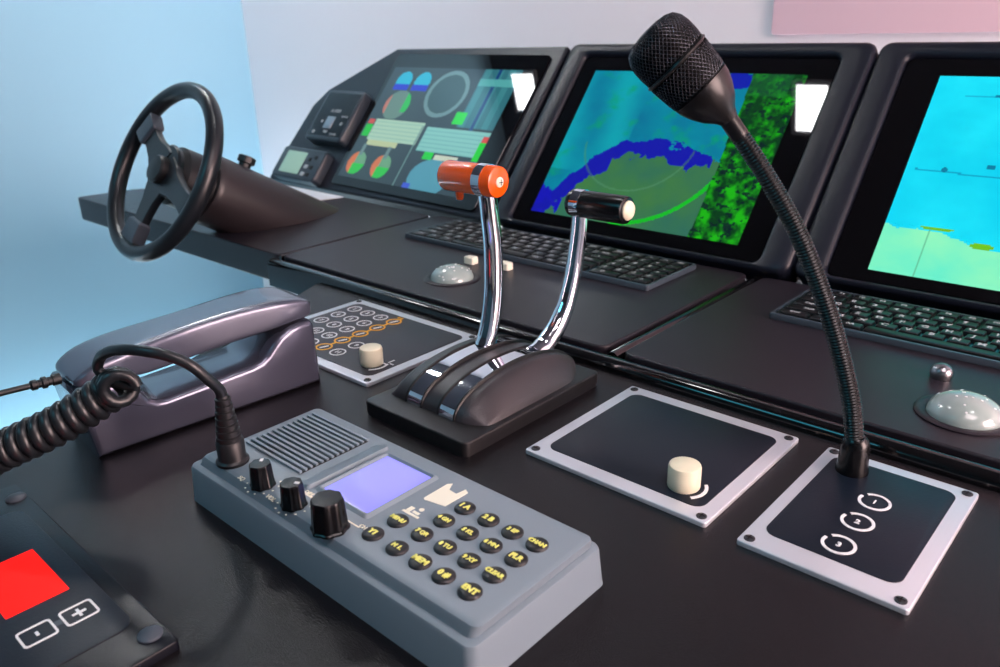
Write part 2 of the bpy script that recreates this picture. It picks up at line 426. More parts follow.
# two small instruments mounted on the left monitor's panel
MR = (-TILT, 0, -.055)
def on_m1(a, y, z): return Vector((-4.266, 3.085, .08))+Euler(MR).to_matrix() @ V(a, y, z)
o = on_m1(-.45, -.002, .25)
t = thing('alarm_unit', 'dark rectangular alarm unit mounted on the left edge of the gauge monitor', 'instrument', o, rot=MR)
def yslab(b, x0, x1, z0, z1, yb, yf, r, bev, mi=0):
    L = [xz(rr(x0, x1, z0, z1, r), yb)]
    for k in range(4):
        a = k*pi/6; d = bev*(1-math.cos(a)); L.append(xz(rr(x0+d, x1-d, z0+d, z1-d, max(r-d, 1e-4)), yf+bev-bev*math.sin(a)))
    loft(b, L, mi=mi)
b = NB(); yslab(b, -.01, .41, .01, .40, 0, -.072, .03, .015); part('case', b, 'instr', t)
b = NB(); yslab(b, .015, .385, .045, .375, -.071, -.0735, .01, .001); part('front_panel', b, 'blueplate', t)
b = NB()
yslab(b, .15, .24, .10, .19, -.0733, -.078, .005, .001)
part('button', b, 'steel', t)
b = NB(); RX = Matrix.Rotation(pi/2, 4, 'X'); TM = Matrix.Translation((0, -.0733, 0)) @ RX
for (s, x, z, q) in (('ALARM', .2, .235, .035), ('o o o', .33, .2, .03), ('TEST', .2, .075, .025), ('POWER', .30, .06, .022)):
    text(b, s, (x, z), q, 0, mtx=TM)
yslab(b, .05, .08, .055, .08, -.0733, -.0745, .003, .0005); yslab(b, .32, .345, .13, .155, -.0733, -.0745, .01, .0005); yslab(b, .095, .115, .14, .16, -.0733, -.0745, .008, .0005)
part('markings', b, 'legend', t)
o = on_m1(-.63, -.002, -.045)
t = thing('display_unit', 'small dark instrument with a pale green screen beneath the alarm unit', 'instrument', o, rot=MR)
b = NB(); yslab(b, 0, .52, 0, .235, 0, -.068, .03, .014); part('case', b, 'instr', t)
b = NB(); yslab(b, .075, .315, .035, .20, -.067, -.0695, .008, .001); part('screen', b, 'lcd', t)
kb = None
for (x, z) in ((.37, .045), (.43, .045), (.37, .1), (.43, .1), (.37, .155), (.43, .175)):
    b = NB(); yslab(b, x-.018, x+.018, z-.014, z+.014, -.067, -.073, .006, .002)
    part('button', b, 'legend' if z < .12 and x < .4 else 'key', t)

# ---------------------------------------------------------------- keyboards
ROWS = [([1.5, 1.25, 1.25, 6.5, 1.25, 1, 1.25, 1], ['Ctrl', 'Fn', 'Alt', '', 'Alt', 'Fn', 'Ctrl', '<']),
        ([2.25]+[1]*10+[2.75], ['Shift']+list('ZXCVBNM,./')+['Shift']),
        ([1.75]+[1]*11+[2.25], ['Caps']+list("ASDFGHJKL;'")+['Enter']),
        ([1.5]+[1]*12+[1.5], ['Tab']+list('QWERTYUIOP[]')+['\\']),
        ([1]*13+[2], list('`1234567890-=')+['Back']),
        ([1]*15, ['Esc']+['F%d' % i for i in range(1, 13)]+['Ins', 'Del'])]
PAD = [([2, 1, 1], ['0', '.', '+']), ([1]*4, list('123E')), ([1]*4, list('456+')), ([1]*4, list('789-')), ([1]*4, ['N', '/', '*', '-']), ([1]*4, ['Pr', 'Sc', 'Ps', 'Hm'])]
def keyboard(x, y, label, protos):
    W, D, z = 1.40, .385, .0405
    t = thing('keyboard', label, 'keyboard', (x, y, z), group='flat keyboards on the console')
    b = NB(); o4 = rr(x, x+W, y, y+D, .012, 4); i4 = rr(x+.011, x+W-.011, y+.011, y+D-.011, .008, 4)
    loft(b, [[(p, q, z) for p, q in o4], [(p, q, z+.017) for p, q in o4], [(p, q, z+.021) for p, q in rr(x+.003, x+W-.003, y+.003, y+D-.003, .01, 4)], [(p, q, z+.021) for p, q in i4], [(p, q, z+.014) for p, q in i4]])
    part('case', b, 'kbody', t)
    b = NB(); slab(b, x+.012, x+W-.012, y+.012, y+D-.012, z+.0135, z+.0155, r=.008, bev=.0008); part('key_bed', b, 'black', t)
    pit = (W-.036-.02)/19.0; rp = (D-.034)/6.0; idx = 0
    for r, (mn, pd) in enumerate(zip(ROWS, PAD)):
        cy = y+.017+rp*(r+.5)
        xx = x+.018
        for (ws, ls, gap) in ((mn[0], mn[1], .02), (pd[0], pd[1], 0)):
            for w, l in zip(ws, ls):
                cx = xx+w*pit/2
                if idx < len(protos):
                    k = dupe(protos[idx], t, (V(cx, cy, z+.0155)-OFF[t.name])*S)
                else:
                    b = NB(); hw = w*pit/2-.0045; hd = rp/2-.0045; zt = .0095
                    loft(b, [[(p, q, 0) for p, q in rr(-hw, hw, -hd, hd, .005, 2)], [(p, q, zt-.002) for p, q in rr(-hw+.002, hw-.002, -hd+.002, hd-.002, .005, 2)], [(p, q, zt) for p, q in rr(-hw+.005, hw-.005, -hd+.005, hd-.005, .004, 2)]])
                    if l: text(b, l, (-hw*.25 if len(l) < 2 else 0, hd*.15), .032 if len(l) < 2 else .021, zt-.0002, h=.0008, mi=1)
                    k = part('key', b, ['key', 'legend'], t, at=(cx, cy, z+.0155))
                    k_new.append(k)
                idx += 1; xx += w*pit
            xx += gap
k_new = []
keyboard(-2.937, 2.525, 'flat black keyboard in front of the middle sea chart monitor', [])
keyboard(-1.052, 2.525, 'flat black keyboard behind the microphone, before the bright cyan monitor', list(k_new))

# trackballs and their buttons
def trackball(x, y, label):
    z = .0405; t = thing('trackball', label, 'trackball', (x, y, z), group='pearly trackballs set in the console')
    b = NB(); lathe(b, [(.118, 0), (.118, .003), (.112, .006), (.096, .005), (.09, .002), (.09, 0)], (x, y, z)); part('bezel', b, 'deck', t)
    b = NB(); R = .09; prof = [(R*math.cos(a), .62*R*math.sin(a)) for a in [k*pi/2/12 for k in range(13)]]
    lathe(b, prof, (x, y, z+.0015), seg=36)
    part('ball', b, 'ballm', t, sharp=60)
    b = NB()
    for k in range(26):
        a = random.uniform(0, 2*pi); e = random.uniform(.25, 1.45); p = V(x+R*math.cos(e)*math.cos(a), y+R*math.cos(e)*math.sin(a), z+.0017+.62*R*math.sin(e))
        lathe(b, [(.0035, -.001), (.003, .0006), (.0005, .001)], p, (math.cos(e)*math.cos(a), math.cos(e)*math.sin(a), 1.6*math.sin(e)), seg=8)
    part('painted_glints', b, 'white', t)  # white dots standing in for lamp reflections on the ball
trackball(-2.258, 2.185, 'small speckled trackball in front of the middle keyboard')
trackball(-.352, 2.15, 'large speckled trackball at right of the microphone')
def tbutton(x, y, label, m='ballm', r=.03, dome=False):
    z = .0405; b = NB()
    if dome: lathe(b, [(r*.9, 0), (r, .012), (r, .022), (r*.8, .033), (r*.45, .04), (.001, .042)], (x, y, z))
    else: slab(b, x-r, x+r, y-r*.7, y+r*.7, z, z+.03, r=.008, bev=.006)
    single('push_button', b, m, label, 'button', (x, y, z), group='push buttons beside the trackballs')
tbutton(-2.352, 2.395, 'pale square push button left of the orange lever, behind the trackball', 'creamp', .028)
tbutton(-2.172, 2.42, 'pale square push button right of the orange lever shaft', 'creamp', .028)
tbutton(-.463, 2.36, 'round chrome push button behind the large right trackball', 'steel', .03, True)

# ---------------------------------------------------------------- steering wheel and column
A0 = .517; WO = (-3.8, 1.77, .39); WR = (-A0, 0, 0)
t = thing('steering_wheel', 'black three-spoke steering wheel on the left console section', 'steering wheel', WO, rot=WR)
b = NB(); R, r = .415, .039
vs = [[b.verts.new(((R+r*math.cos(q))*math.cos(a), r*1.05*math.sin(q), (R+r*math.cos(q))*math.sin(a))) for q in [2*pi*j/16 for j in range(16)]] for a in [2*pi*i/72 for i in range(72)]]
for i in range(72):
    for j in range(16): b.faces.new((vs[i][j], vs[(i+1) % 72][j], vs[(i+1) % 72][(j+1) % 16], vs[i][(j+1) % 16]))
part('rim', b, 'wheel', t)
b = NB(); lathe(b, [(.10, .05), (.135, .03), (.14, .01), (.13, 0), (.075, -.004), (.07, -.004)], (0, 0, 0), (0, 1, 0), 40); part('hub', b, 'wheel', t)
b = NB(); lathe(b, [(.07, .0), (.07, -.035), (.062, -.045), (.03, -.048), (.001, -.049)], (0, 0, 0), (0, 1, 0), 32); part('hub_cap', b, 'blackm', t)
for deg in (143, 260, 338):
    a = math.radians(deg); ca, sa = math.cos(a), math.sin(a)
    def q(s, w, y): return (s*ca-w*sa, y, s*sa+w*ca)
    b = NB(); L = []
    for s, w, y in ((.03, .105, .012), (.10, .088, .01), (.16, .064, .008), (.22, .055, .006), (.3, .052, .004), (.36, .058, .0), (.405, .07, 0)):
        th = .02
        L.append([q(s, -w, y-th*.5), q(s, -w*.9, y-th), q(s, w*.9, y-th), q(s, w, y-th*.5), q(s, w, y+th*.5), q(s, w*.9, y+th), q(s, -w*.9, y+th), q(s, -w, y+th*.5)])
    loft(b, L); sp = part('spoke', b, 'wheel', t, bevel=.004)
    if deg == 338: continue
    b = NB(); L = []
    for s, w, d in ((.262, .054, .022), (.272, .064, .032), (.35, .068, .034), (.37, .07, .03)):
        L.append([q(s, -w, d), q(s, -w, -d), q(s, w, -d), q(s, w, d)])
    loft(b, L); part('grip_pad', b, 'grip', sp, bevel=.006)
t = thing('steering_column', 'thick brown-black steering column tube sloping into the console', 'steering column', WO, rot=WR)
def cut(bm):
    # the deck surface, world z = .042, in the frame of the column
    Rm = Euler(WR).to_matrix().transposed(); n = Rm @ V(0, 0, 1); o = Rm @ (V(WO[0], 2.4, .0412)-Vector(WO))
    g = bm.verts[:]+bm.edges[:]+bm.faces[:]
    r = bmesh.ops.bisect_plane(bm, geom=g, plane_co=o, plane_no=n, clear_inner=True)
    bmesh.ops.holes_fill(bm, edges=[e for e in r['geom_cut'] if isinstance(e, bmesh.types.BMEdge)])
b = NB(); lathe(b, [(.12, .03), (.148, .06), (.152, .22)], (0, 0, 0), (0, 1, 0), 40); part('boss', b, 'blackm', t)
b = NB(); lathe(b, [(.12, .2), (.172, .205), (.179, .215), (.182, .24), (.188, 1.4)], (0, 0, 0), (0, 1, 0), 64); cut(b); part('tube', b, 'column', t)
b = NB(); lathe(b, [(.17, .41), (.1815, .41), (.1815, .49), (.17, .49)], (0, 0, 0), (0, 1, 0), 64); part('band', b, 'steel', t) if False else b.free()
b = NB(); lathe(b, [(.03, .175), (.032, .2), (.045, .205), (.045, .235), (.035, .24)], (0, .40, 0), (0, 0, 1), 20, lobes=8, lob=.05); part('knob', b, 'blackm', t)
# papers on the deck
b = NB(); prism(b, [(-4.72, 2.82), (-4.05, 2.82), (-4.0, 2.97), (-4.68, 2.99)], .0408, .046)
single('paper_sheet', b, 'paper', 'white paper sheet lying behind the steering column', 'paper', (-4.3, 2.9, .0408))
b = NB(); prism(b, [(-4.36, 2.12), (-4.0, 2.06), (-3.96, 2.16), (-4.3, 2.24)], .0408, .046)
single('paper_slip', b, 'paper', 'white paper slip lying in front of the steering column', 'paper', (-4.1, 2.15, .0408))

# ---------------------------------------------------------------- telephone
PY = -.0738; PO = (-1.952, .618, 0.0005)
# local frame: x across (negative = away from the desk centre), y along the cradle
t = thing('telephone_cradle', 'metallic grey handset cradle standing at the left edge of the desk', 'telephone cradle', PO, rot=(0, 0, PY))
prof = [(.0, .0), (.655, .0), (.65, .19), (.64, .203), (.60, .204), (.57, .198), (.535, .18), (.510, .158), (.490, .137), (.468, .123), (.44, .117), (.19, .103), (.168, .106), (.150, .118), (.136, .142), (.118, .172), (.095, .188), (-.015, .188), (-.022, .18)]
b = NB()
def inset(pts, d):
    out = []; m = len(pts)
    for i in range(m):
        a = V(*pts[i-1]); p = V(*pts[i]); c = V(*pts[(i+1) % m])
        u = (p-a).normalized(); v = (c-p).normalized(); n1 = V(-u.y, u.x); n2 = V(-v.y, v.x)
        q = n1+n2; q = q/max(.35, q.dot(n1)); out.append(tuple(p+q*d))
    return out
def cradle_loop(x, d): return [(x, s, z) for s, z in inset(prof, d)]
loft(b, [cradle_loop(-.215, .018), cradle_loop(-.213, .010), cradle_loop(-.208, .004), cradle_loop(-.198, 0), cradle_loop(-.018, 0), cradle_loop(-.010, .002), cradle_loop(-.004, .006), cradle_loop(-.001, .012), cradle_loop(0, .018)])
for v in b.verts: v.co.z = max(v.co.z, 0)
part('body', b, 'phone', t, sharp=34)
t = thing('telephone_handset', 'metallic grey telephone handset lying on its cradle', 'telephone handset', (PO[0], PO[1], .19), rot=(0, 0, PY))
b = NB(); L = []
# s, x centre, half width, z bottom, z top
for s, cx, w, z0, z1 in ((-.014, -.102, .06, .203, .206), (-.010, -.102, .080, .196, .215), (.006, -.102, .092, .1915, .227), (.045, -.104, .099, .191, .247), (.105, -.105, .099, .190, .257), (.14, -.107, .097, .176, .262),
                         (.2, -.110, .088, .174, .267), (.3, -.112, .079, .178, .273), (.4, -.111, .081, .186, .280), (.47, -.108, .089, .192, .284), (.54, -.104, .098, .198, .284), (.58, -.104, .100, .2075, .281), (.625, -.104, .100, .208, .273), (.648, -.104, .096, .211, .264), (.656, -.104, .086, .219, .254)):
    z0 -= .1893; z1 -= .19; n = 32; lp = []
    for k in range(n):
        a = 2*pi*k/n+pi/n; c, d = math.cos(a), math.sin(a)
        ex = .30
        px = cx+w*math.copysign(abs(c)**ex, c); pz = (z0+z1)/2+(z1-z0)/2*math.copysign(abs(d)**ex, d)
        lp.append((px, s, pz))
    L.append(lp)
loft(b, L); hs = part('body', b, 'phone2', t, sharp=50)
sub = hs.modifiers.new('sub', 'SUBSURF'); sub.levels = 1; sub.render_levels = 1
# thin straight cord leaving the end of the handset
t = thing('thin_cable', 'thin dark cord plugged into the left end of the handset', 'cable', (-2.052, .57, .206))
pp = [V(-2.051, .585, .206), V(-2.056, .546, .207), V(-2.057, .53, .2075)]
b = NB(); lathe(b, [(.0145, 0), (.0145, .018), (.011, .02), (.011, .03), (.015, .032), (.015, .042), (.010, .044), (.010, .052), (.013, .054), (.013, .066), (.007, .07)], (-2.0535, .603, .2025), (-.03, -.98, .04), 16); part('plug', b, 'blackm', t)
b = NB(); tube(b, crom([(-2.0556, .54, .2055), (-2.060, .47, .208), (-2.066, .407, .207), (-2.13, .3, .2), (-2.25, .2, .1), (-2.4, .1, -.1), (-2.5, .05, -.5)], 6), .0075, 10); part('cable', b, 'cord', t)

# coiled cord from the radio
t = thing('coiled_cord', 'black coiled cord looping from the radio across the front of the telephone', 'coiled cord', (-1.49, .74, .1165))
ax = crom([(-1.655, .596, .292), (-1.675, .601, .290), (-1.70, .598, .280), (-1.722, .565, .256), (-1.76, .496, .216), (-1.8, .441, .188), (-1.85, .39, .158), (-1.9, .345, .128), (-1.98, .29, .105), (-2.07, .23, .08), (-2.16, .17, .0), (-2.24, .12, -.15)], 40)
dist = [0.]
for p, q2 in zip(ax, ax[1:]): dist.append(dist[-1]+(q2-p).length)
TOT = dist[-1]; pitch = .0262; pts = []; i = 0; u, _ = frame_of(ax[1]-ax[0]); PH = 0.; nst = int(TOT/pitch*14)
for k in range(nst):
    d = TOT*k/nst
    while dist[i+1] < d: i += 1
    f = (d-dist[i])/(dist[i+1]-dist[i]); p = ax[i].lerp(ax[i+1], f); T = (ax[i+1]-ax[i]).normalized()
    u = (u-T*u.dot(T)).normalized(); v = T.cross(u); a = -2*pi*d/pitch+PH
    pts.append(p+(u*math.cos(a)+v*math.sin(a))*.033)
b = NB(); tube(b, pts, .0133, 10); part('coil', b, 'cord', t)
s0 = pts[0]
lead = crom([s0, s0.lerp(V(-1.722, .585, .30), .5), (-1.724, .585, .322), (-1.712, .588, .352), (-1.687, .59, .369), (-1.65, .597, .384), (-1.6, .61, .3945), (-1.549, .63, .396), (-1.515, .655, .387), (-1.49, .683, .364), (-1.482, .71, .325), (-1.4835, .731, .295), (-1.4855, .7362, .265)], 6)
b = NB(); tube(b, lead, .0118, 12); part('lead', b, 'cord', t)
z0 = .1165
b = NB()
prof = [(.036, 0), (.036, .006), (.031, .01), (.030, .012), (.0305, .05), (.027, .055)]
z = .055; rr0 = .0275
for k in range(7):
    rr0 = .0275-.0018*k; prof += [(rr0, z), (rr0, z+.0105), (rr0-.003, z+.0115), (rr0-.003, z+.0135)]; z += .0148
prof += [(.0135, z), (.0125, z+.004)]
lathe(b, prof, (-1.4855, .7365, z0), (.0, 0, 1), 24); part('connector', b, 'blackm', t)

# ---------------------------------------------------------------- radio
t = thing('radio_console', 'grey desk radio with speaker slots, violet screen and round black keys', 'radio', (-1.15, .86, 0.0005))
b = NB(); n = 5; L = []
for (x0, x1, y0, y1, r, z) in ((-1.606, -.702, .680, 1.056, .022, .0005), (-1.605, -.703, .681, 1.055, .022, .005), (-1.600, -.704, .684, 1.043, .022, .082), (-1.597, -.706, .687, 1.040, .02, .0885), (-1.590, -.712, .694, 1.034, .018, .091),
                               (-1.583, -.717, .701, 1.028, .016, .0912), (-1.580, -.716, .702, 1.029, .016, .094), (-1.575, -.713, .703, 1.027, .016, .104), (-1.566, -.712, .707, 1.022, .015, .113), (-1.557, -.719, .714, 1.014, .012, .1163)):
    L.append([(x, y, z) for x, y in rr(x0, x1, y0, y1, r, n)])
loft(b, L); part('body', b, 'radio', t, sharp=25)
T = .1162
b = NB(); slab(b, -1.537, -1.322, .800, .99, T-.001, T+.0015, r=.006, bev=.001); g = part('speaker_grille', b, 'slot', t)
b = NB(); ns = 14
for k in range(ns):
    y = .803+(.184)*k/(ns-1)
    slab(b, -1.536, -1.323, y-.0037, y+.0037, T+.001, T+.0062, r=.002, bev=.001, n=2)
part('grille_slats', b, 'radio', g)
b = NB(); X0, X1, Y0, Y1 = -1.252, -1.078, .782, .985
for (xa, xb, ya, yb) in ((X0, X1, Y0, Y1),):
    o_ = rr(X0, X1, Y0, Y1, .01, 3); i1 = rr(X0+.008, X1-.008, Y0+.008, Y1-.008, .008, 3); i2 = rr(X0+.016, X1-.014, Y0+.016, Y1-.014, .004, 3)
    loft(b, [[(x, y, T-.001) for x, y in o_], [(x, y, T+.006) for x, y in i1], [(x, y, T+.006) for x, y in rr(X0+.011, X1-.01, Y0+.011, Y1-.01, .006, 3)], [(x, y, T+.0005) for x, y in i2]], False, False)
sc = part('screen_bezel', b, 'radio', t, sharp=25)
b = NB(); slab(b, X0+.015, X1-.013, Y0+.015, Y1-.013, T-.0005, T+.001, r=.004, bev=.0005); part('screen', b, 'violet', sc)
b = NB()
o_ = rr(X0-.045, X0-.004, Y0-.01, Y1+.012, .01, 3)
loft(b, [[(x, y, T-.001) for x, y in o_], [(x, y, T+.009 if x > X0-.02 else T+.001) for x, y in rr(X0-.041, X0-.006, Y0-.006, Y1+.008, .008, 3)]], False, True)
part('raised_ridge', b, 'radio', t, sharp=25)
def radio_knob(x, y, r, h, ptr, lab=None):
    b = NB(); lathe(b, [(r*1.08, 0), (r*1.08, .004), (r, .006), (r*.9, h*.92), (r*.84, h), (.001, h+.0005)], (x, y, T), seg=48, lobes=8, lob=.045)
    k = part('control_knob', b, 'black', t, sharp=45)
    if ptr is not None:
        b = NB(); c, s = math.cos(ptr), math.sin(ptr)
        q = [(-.002, .3*r), (.002, .3*r), (.002, .72*r), (-.002, .72*r)]
        prism(b, [(x+a*1.6*s+d*c, y-a*1.6*c+d*s) for a, d in q][::-1], T+h, T+h+.0012); part('pointer', b, 'white', k)
KX = [(-1.3475, .725, .0245, .052), (-1.233, .7235, .0245, .052), (-1.1125, .7225, .034, .066)]
radio_knob(*KX[0], 2.3); radio_knob(*KX[1], .5); radio_knob(*KX[2], None)
b = NB()
for (x, y, r, h), rr_ in zip(KX, (.036, .036, None)):
    if rr_:
        for k in range(11):
            a = math.radians(-240+k*30); lathe(b, [(.0022, 0), (.0022, .0008), (.0005, .001)], (x+rr_*math.cos(a), y+rr_*math.sin(a), T), seg=8)
part('dial_dots', b, 'creamp', t); b = NB()
text(b, 'SQ', (-1.405, .709), .0155, T); text(b, 'VOL', (-1.290, .706), .0155, T)
text(b, 'DIM', (-1.245, .768), .014, T); text(b, 'CH', (-1.066, .764), .013, T)
box(b, -1.262, -1.222, .760, .765, T, T+.0008); box(b, -1.118, -1.07, .757, .760, T, T+.0008)
part('lettering', b, 'creamp', t); b = NB()
prism(b, [(-1.05, .908), (-1.0505, .974), (-1.043, .983), (-1.032, .962), (-1.010, .960), (-1.006, .984), (-.994, .978), (-.995, .914), (-1.045, .904)][::-1], T, T+.0012)
part('emblem', b, 'creamp', t); b = NB()
box(b, -1.051, -1.006, .849, .855, T, T+.001); box(b, -1.047, -1.036, .856, .872, T, T+.001); lathe(b, [(.0055, 0), (.0055, .001)], (-1.022, .876, T), seg=14)
box(b, -1.031, -1.014, .858, .865, T, T+.001)
part('markings', b, 'creamp', t)
kc = [(-.959, .9335, '1 A'), (-.896, .9335, '2 B'), (-.835, .9335, '3 EF'), (-.7755, .9335, 'CHAN'),
      (-.960, .877, '4 GH'), (-.897, .877, '5 KL'), (-.8375, .877, '6 MN'), (-.777, .877, 'FLR'),
      (-1.028, .8195, 'MENU'), (-.960, .8195, '7 QR'), (-.898, .8195, '8 TU'), (-.8375, .8195, '9 XY'), (-.777, .8195, 'CLEAR'),
      (-1.032, .761, 'Y1'), (-.9635, .761, 'M 1.'), (-.9015, .761, 'MEM'), (-.842, .761, '0 #'), (-.779, .761, 'ENT')]
for (x, y, s) in kc:
    b = NB(); lathe(b, [(.0215, -.001), (.0215, .003), (.019, .0055), (.01, .0065), (.001, .0068)], seg=24)
    k = part('round_key', b, 'blackm', t, at=(x, y, T), sharp=50)
    b = NB(); text(b, s, (x, y), .0135 if len(s) > 3 else .0175, T+.0062, h=.0014, fat=.05); 
    part('key_lettering', b, 'lime', k)

# ---------------------------------------------------------------- square plates on the desk
def screws(t, pts, z, m='screw', r=.0115):
    for (x, y) in pts:
        b = NB(); lathe(b, [(r, 0), (r, .002), (r*.8, .0035), (.001, .0038)], seg=18)
        box(b, -r*.7, r*.7, -.0014, .0014, .0034, .0042, mi=1)
        box(b, -.0014, .0014, -r*.7, r*.7, .0034, .0042, mi=1)
        part('screw', b, [m, 'black'], t, at=(x, y, z))
def framed_plate(name, label, cat, x0, x1, y0, y1, ix0, ix1, iy0, iy1, inner):
    t = thing(name, label, cat, ((x0+x1)/2, (y0+y1)/2, .0005))
    b = NB(); slab(b, x0, x1, y0, y1, .0005, .012, r=.008, bev=.003); part('frame', b, 'alu', t)
    b = NB(); slab(b, ix0, ix1, iy0, iy1, .0115, .0135, r=.028, bev=.0006, n=8); part('face_plate', b, inner, t)
    m = .02
    screws(t, [(x0+m, y0+m), (x0+m, y1-m), (x1-m, y1-m), (x1-m, y0+m)], .0118)
    return t
def cream_knob(t, x, y, r, h, z=.0135):
    b = NB(); lathe(b, [(r*.96, 0), (r, .003), (r, h*.86), (r*.95, h*.97), (r*.86, h), (.001, h)], (x, y, z), seg=72, lobes=36, lob=.012)
    k = part('dimmer_knob', b, 'cream', t, sharp=45)
Z = .0134
t = framed_plate('dimmer_plate', 'aluminium framed blank plate with one cream knob, right of the levers', 'control panel', -1.143, -.643, 1.33, 1.818, -1.108, -.677, 1.372, 1.777, 'plate')
cream_knob(t, -.752, 1.43, .037, .058)
b = NB(); ring(b, (-.752, 1.43), .047, .055, Z, a0=-.75, a1=.75); part('dial_mark', b, 'white', t)
t = framed_plate('microphone_plate', 'aluminium framed plate with three numbered rings at the microphone foot', 'control panel', -.57, -.238, 1.322, 1.822, -.541, -.272, 1.38, 1.787, 'plate')
for (x, y, s) in ((-.401, 1.636, '1'), (-.403, 1.538, '2'), (-.404, 1.435, '3')):
    b = NB(); ring(b, (x, y), .0275, .034, Z, a0=math.radians(160), a1=math.radians(160+335)); text(b, s, (x, y), .022, Z); part('ring_mark', b, 'white', t)
t = framed_plate('keypad_plate', 'aluminium framed keypad plate with ringed numbers between telephone and levers', 'control panel', -2.415, -1.762, 1.328, 1.826, -2.38, -1.797, 1.365, 1.79, 'plate2')
b = NB(); cx = [-2.333, -2.256, -2.181]; ry = [1.735, 1.658, 1.581, 1.504, 1.427]; k = 1
for j, y in enumerate(ry):
    for i, x in enumerate(cx):
        b = NB(); ring(b, (x, y), .0235, .028, Z, n=24); text(b, str(k), (x, y), .024, Z); k += 1; part('ring_mark', b, 'white', t)
for y, s in ((1.504, '9'), (1.427, '11')): b = NB(); ring(b, (-2.032, y), .0235, .028, Z, n=24); text(b, s, (-2.032, y), .024, Z); part('ring_mark', b, 'white', t)
b = NB()
ring(b, (-1.868, 1.437), .047, .053, Z, a0=-.9, a1=.6); part('dial_mark', b, 'white', t); b = NB(); box(b, -1.835, -1.83, 1.475, 1.50, Z, Z+.001); box(b, -1.822, -1.806, 1.470, 1.475, Z, Z+.001); box(b, -1.845, -1.82, 1.458, 1.464, Z, Z+.001)
part('markings', b, 'white', t)
b = NB()
for y in ry:
    ring(b, (-2.107, y), .0235, .029, Z, n=24)
for ya, yb in zip(ry, ry[1:]): box(b, -2.111, -2.103, yb+.028, ya-.028, Z, Z+.0012)
box(b, -2.111, -2.103, ry[0]+.028, ry[0]+.046, Z, Z+.0012)
lathe(b, [(.006, 0), (.006, .0015)], (-2.123, ry[0]+.04, Z), seg=10)
part('yellow_line', b, 'yellow', t)
b = NB()
for y in ry:
    prism(b, [(-2.114, y-.014), (-2.108, y-.016), (-2.099, y+.014), (-2.105, y+.016)], Z, Z+.0012)
part('tick_marks', b, 'white', t)
cream_knob(t, -1.868, 1.437, .036, .058)

# dark plate at the lower left corner
t = thing('alarm_plate', 'dark navy plate with a red square and plus and minus keys, near left corner', 'control panel', (-1.55, .24, .0005))
b = NB(); slab(b, -1.955, -1.165, .03, .428, .0005, .02, r=.008, bev=.003); part('plate', b, 'blueplate', t)
b = NB(); slab(b, -1.83, -1.262, .0, .396, .0195, .0215, r=.03, bev=.0006, n=8)
b.free(); b = NB(); slab(b, -1.83, -1.262, .06, .396, .0195, .0222, r=.03, bev=.0006, n=8); part('inlay', b, 'plate', t)
b = NB(); slab(b, -1.642, -1.452, .245, .356, .0215, .0232, r=.002, bev=.0005); part('red_window', b, 'red', t)
for (x, y, s) in ((-1.3685, .3405, '+'), (-1.3685, .2690, '-')):
    b = NB(); o_ = rr(x-.0265, x+.0265, y-.029, y+.029, .008, 4); i_ = rr(x-.0225, x+.0225, y-.025, y+.025, .005, 4)
    loft(b, [[(p, q, .0222) for p, q in o_], [(p, q, .0234) for p, q in o_], [(p, q, .0234) for p, q in i_], [(p, q, .0222) for p, q in i_]], False, False)
    if s == '+': box(b, x-.012, x+.012, y-.0026, y+.0026, .0222, .0234); box(b, x-.0026, x+.0026, y-.012, y+.012, .0222, .0236)
    else: box(b, x-.006, x+.006, y-.0026, y+.0026, .0222, .0234)
    part('key_outline', b, 'white', t)
b = NB(); box(b, -1.376, -1.361, .298, .3115, .0222, .0232); part('link_mark', b, 'grip', t)
for (x, y) in ((-1.885, .405), (-1.215, .400)):
    b = NB(); lathe(b, [(.0215, 0), (.0215, .003), (.018, .006), (.001, .007)], seg=24); part('bolt', b, 'grip', t, at=(x, y, .0198))

# ---------------------------------------------------------------- engine levers
t = thing('lever_housing', 'black domed lever housing on a square base with two chrome slot bands', 'lever housing', (-1.43, 1.5, .0005))
b = NB(); slab(b, -1.628, -1.236, 1.214, 1.782, .0005, .012, r=.02, bev=.001); slab(b, -1.630, -1.234, 1.212, 1.784, .0118, .043, r=.02, bev=.005); part('base_plate', b, 'lever', t)
CY, CH, HH, BZ = 1.53, .245, .088, .040
def arc(x, sy, sh, n=24, dz=0, cy=0.): return [(x, CY+cy+CH*sy*math.cos(pi*k/n), BZ+(HH*sh+dz)*math.sin(pi*k/n)**.92) for k in range(n+1)]
b = NB(); L = []
for x, sy, sh in ((-1.607, 1.0, .03), (-1.585, 1.0, .8), (-1.578, 1.0, .93), (-1.568, 1, 1), (-1.322, 1, 1), (-1.315, .985, .975), (-1.300, .94, .84), (-1.282, .87, .60), (-1.265, .79, .32), (-1.252, .70, .03)): L.append(arc(x, sy, sh, cy=-.035*(1-sy)/.3 if x > -1.4 else 0))
loft(b, L, True, True); part('dome', b, 'leverside', t, sharp=50)
for x in (-1.50, -1.375):
    b = NB(); w = .026; L = [arc(x-w, 1.012, 1, dz=.001), arc(x-w, 1.012, 1, dz=.0045), arc(x+w, 1.012, 1, dz=.0045), arc(x+w, 1.012, 1, dz=.001)]
    loft(b, L, False, False); part('slot_band', b, 'chrome', t, label='chrome arched slot band')
    for s in (-1, 1):
        b = NB(); L = [arc(x+s*(w+.002), 1.02, 1, dz=.001), arc(x+s*(w+.002), 1.02, 1, dz=.009), arc(x+s*(w+.007), 1.02, 1, dz=.009), arc(x+s*(w+.009), 1.01, 1, dz=.0005)]
        loft(b, L, False, False); part('slot_rim', b, 'lever', t)
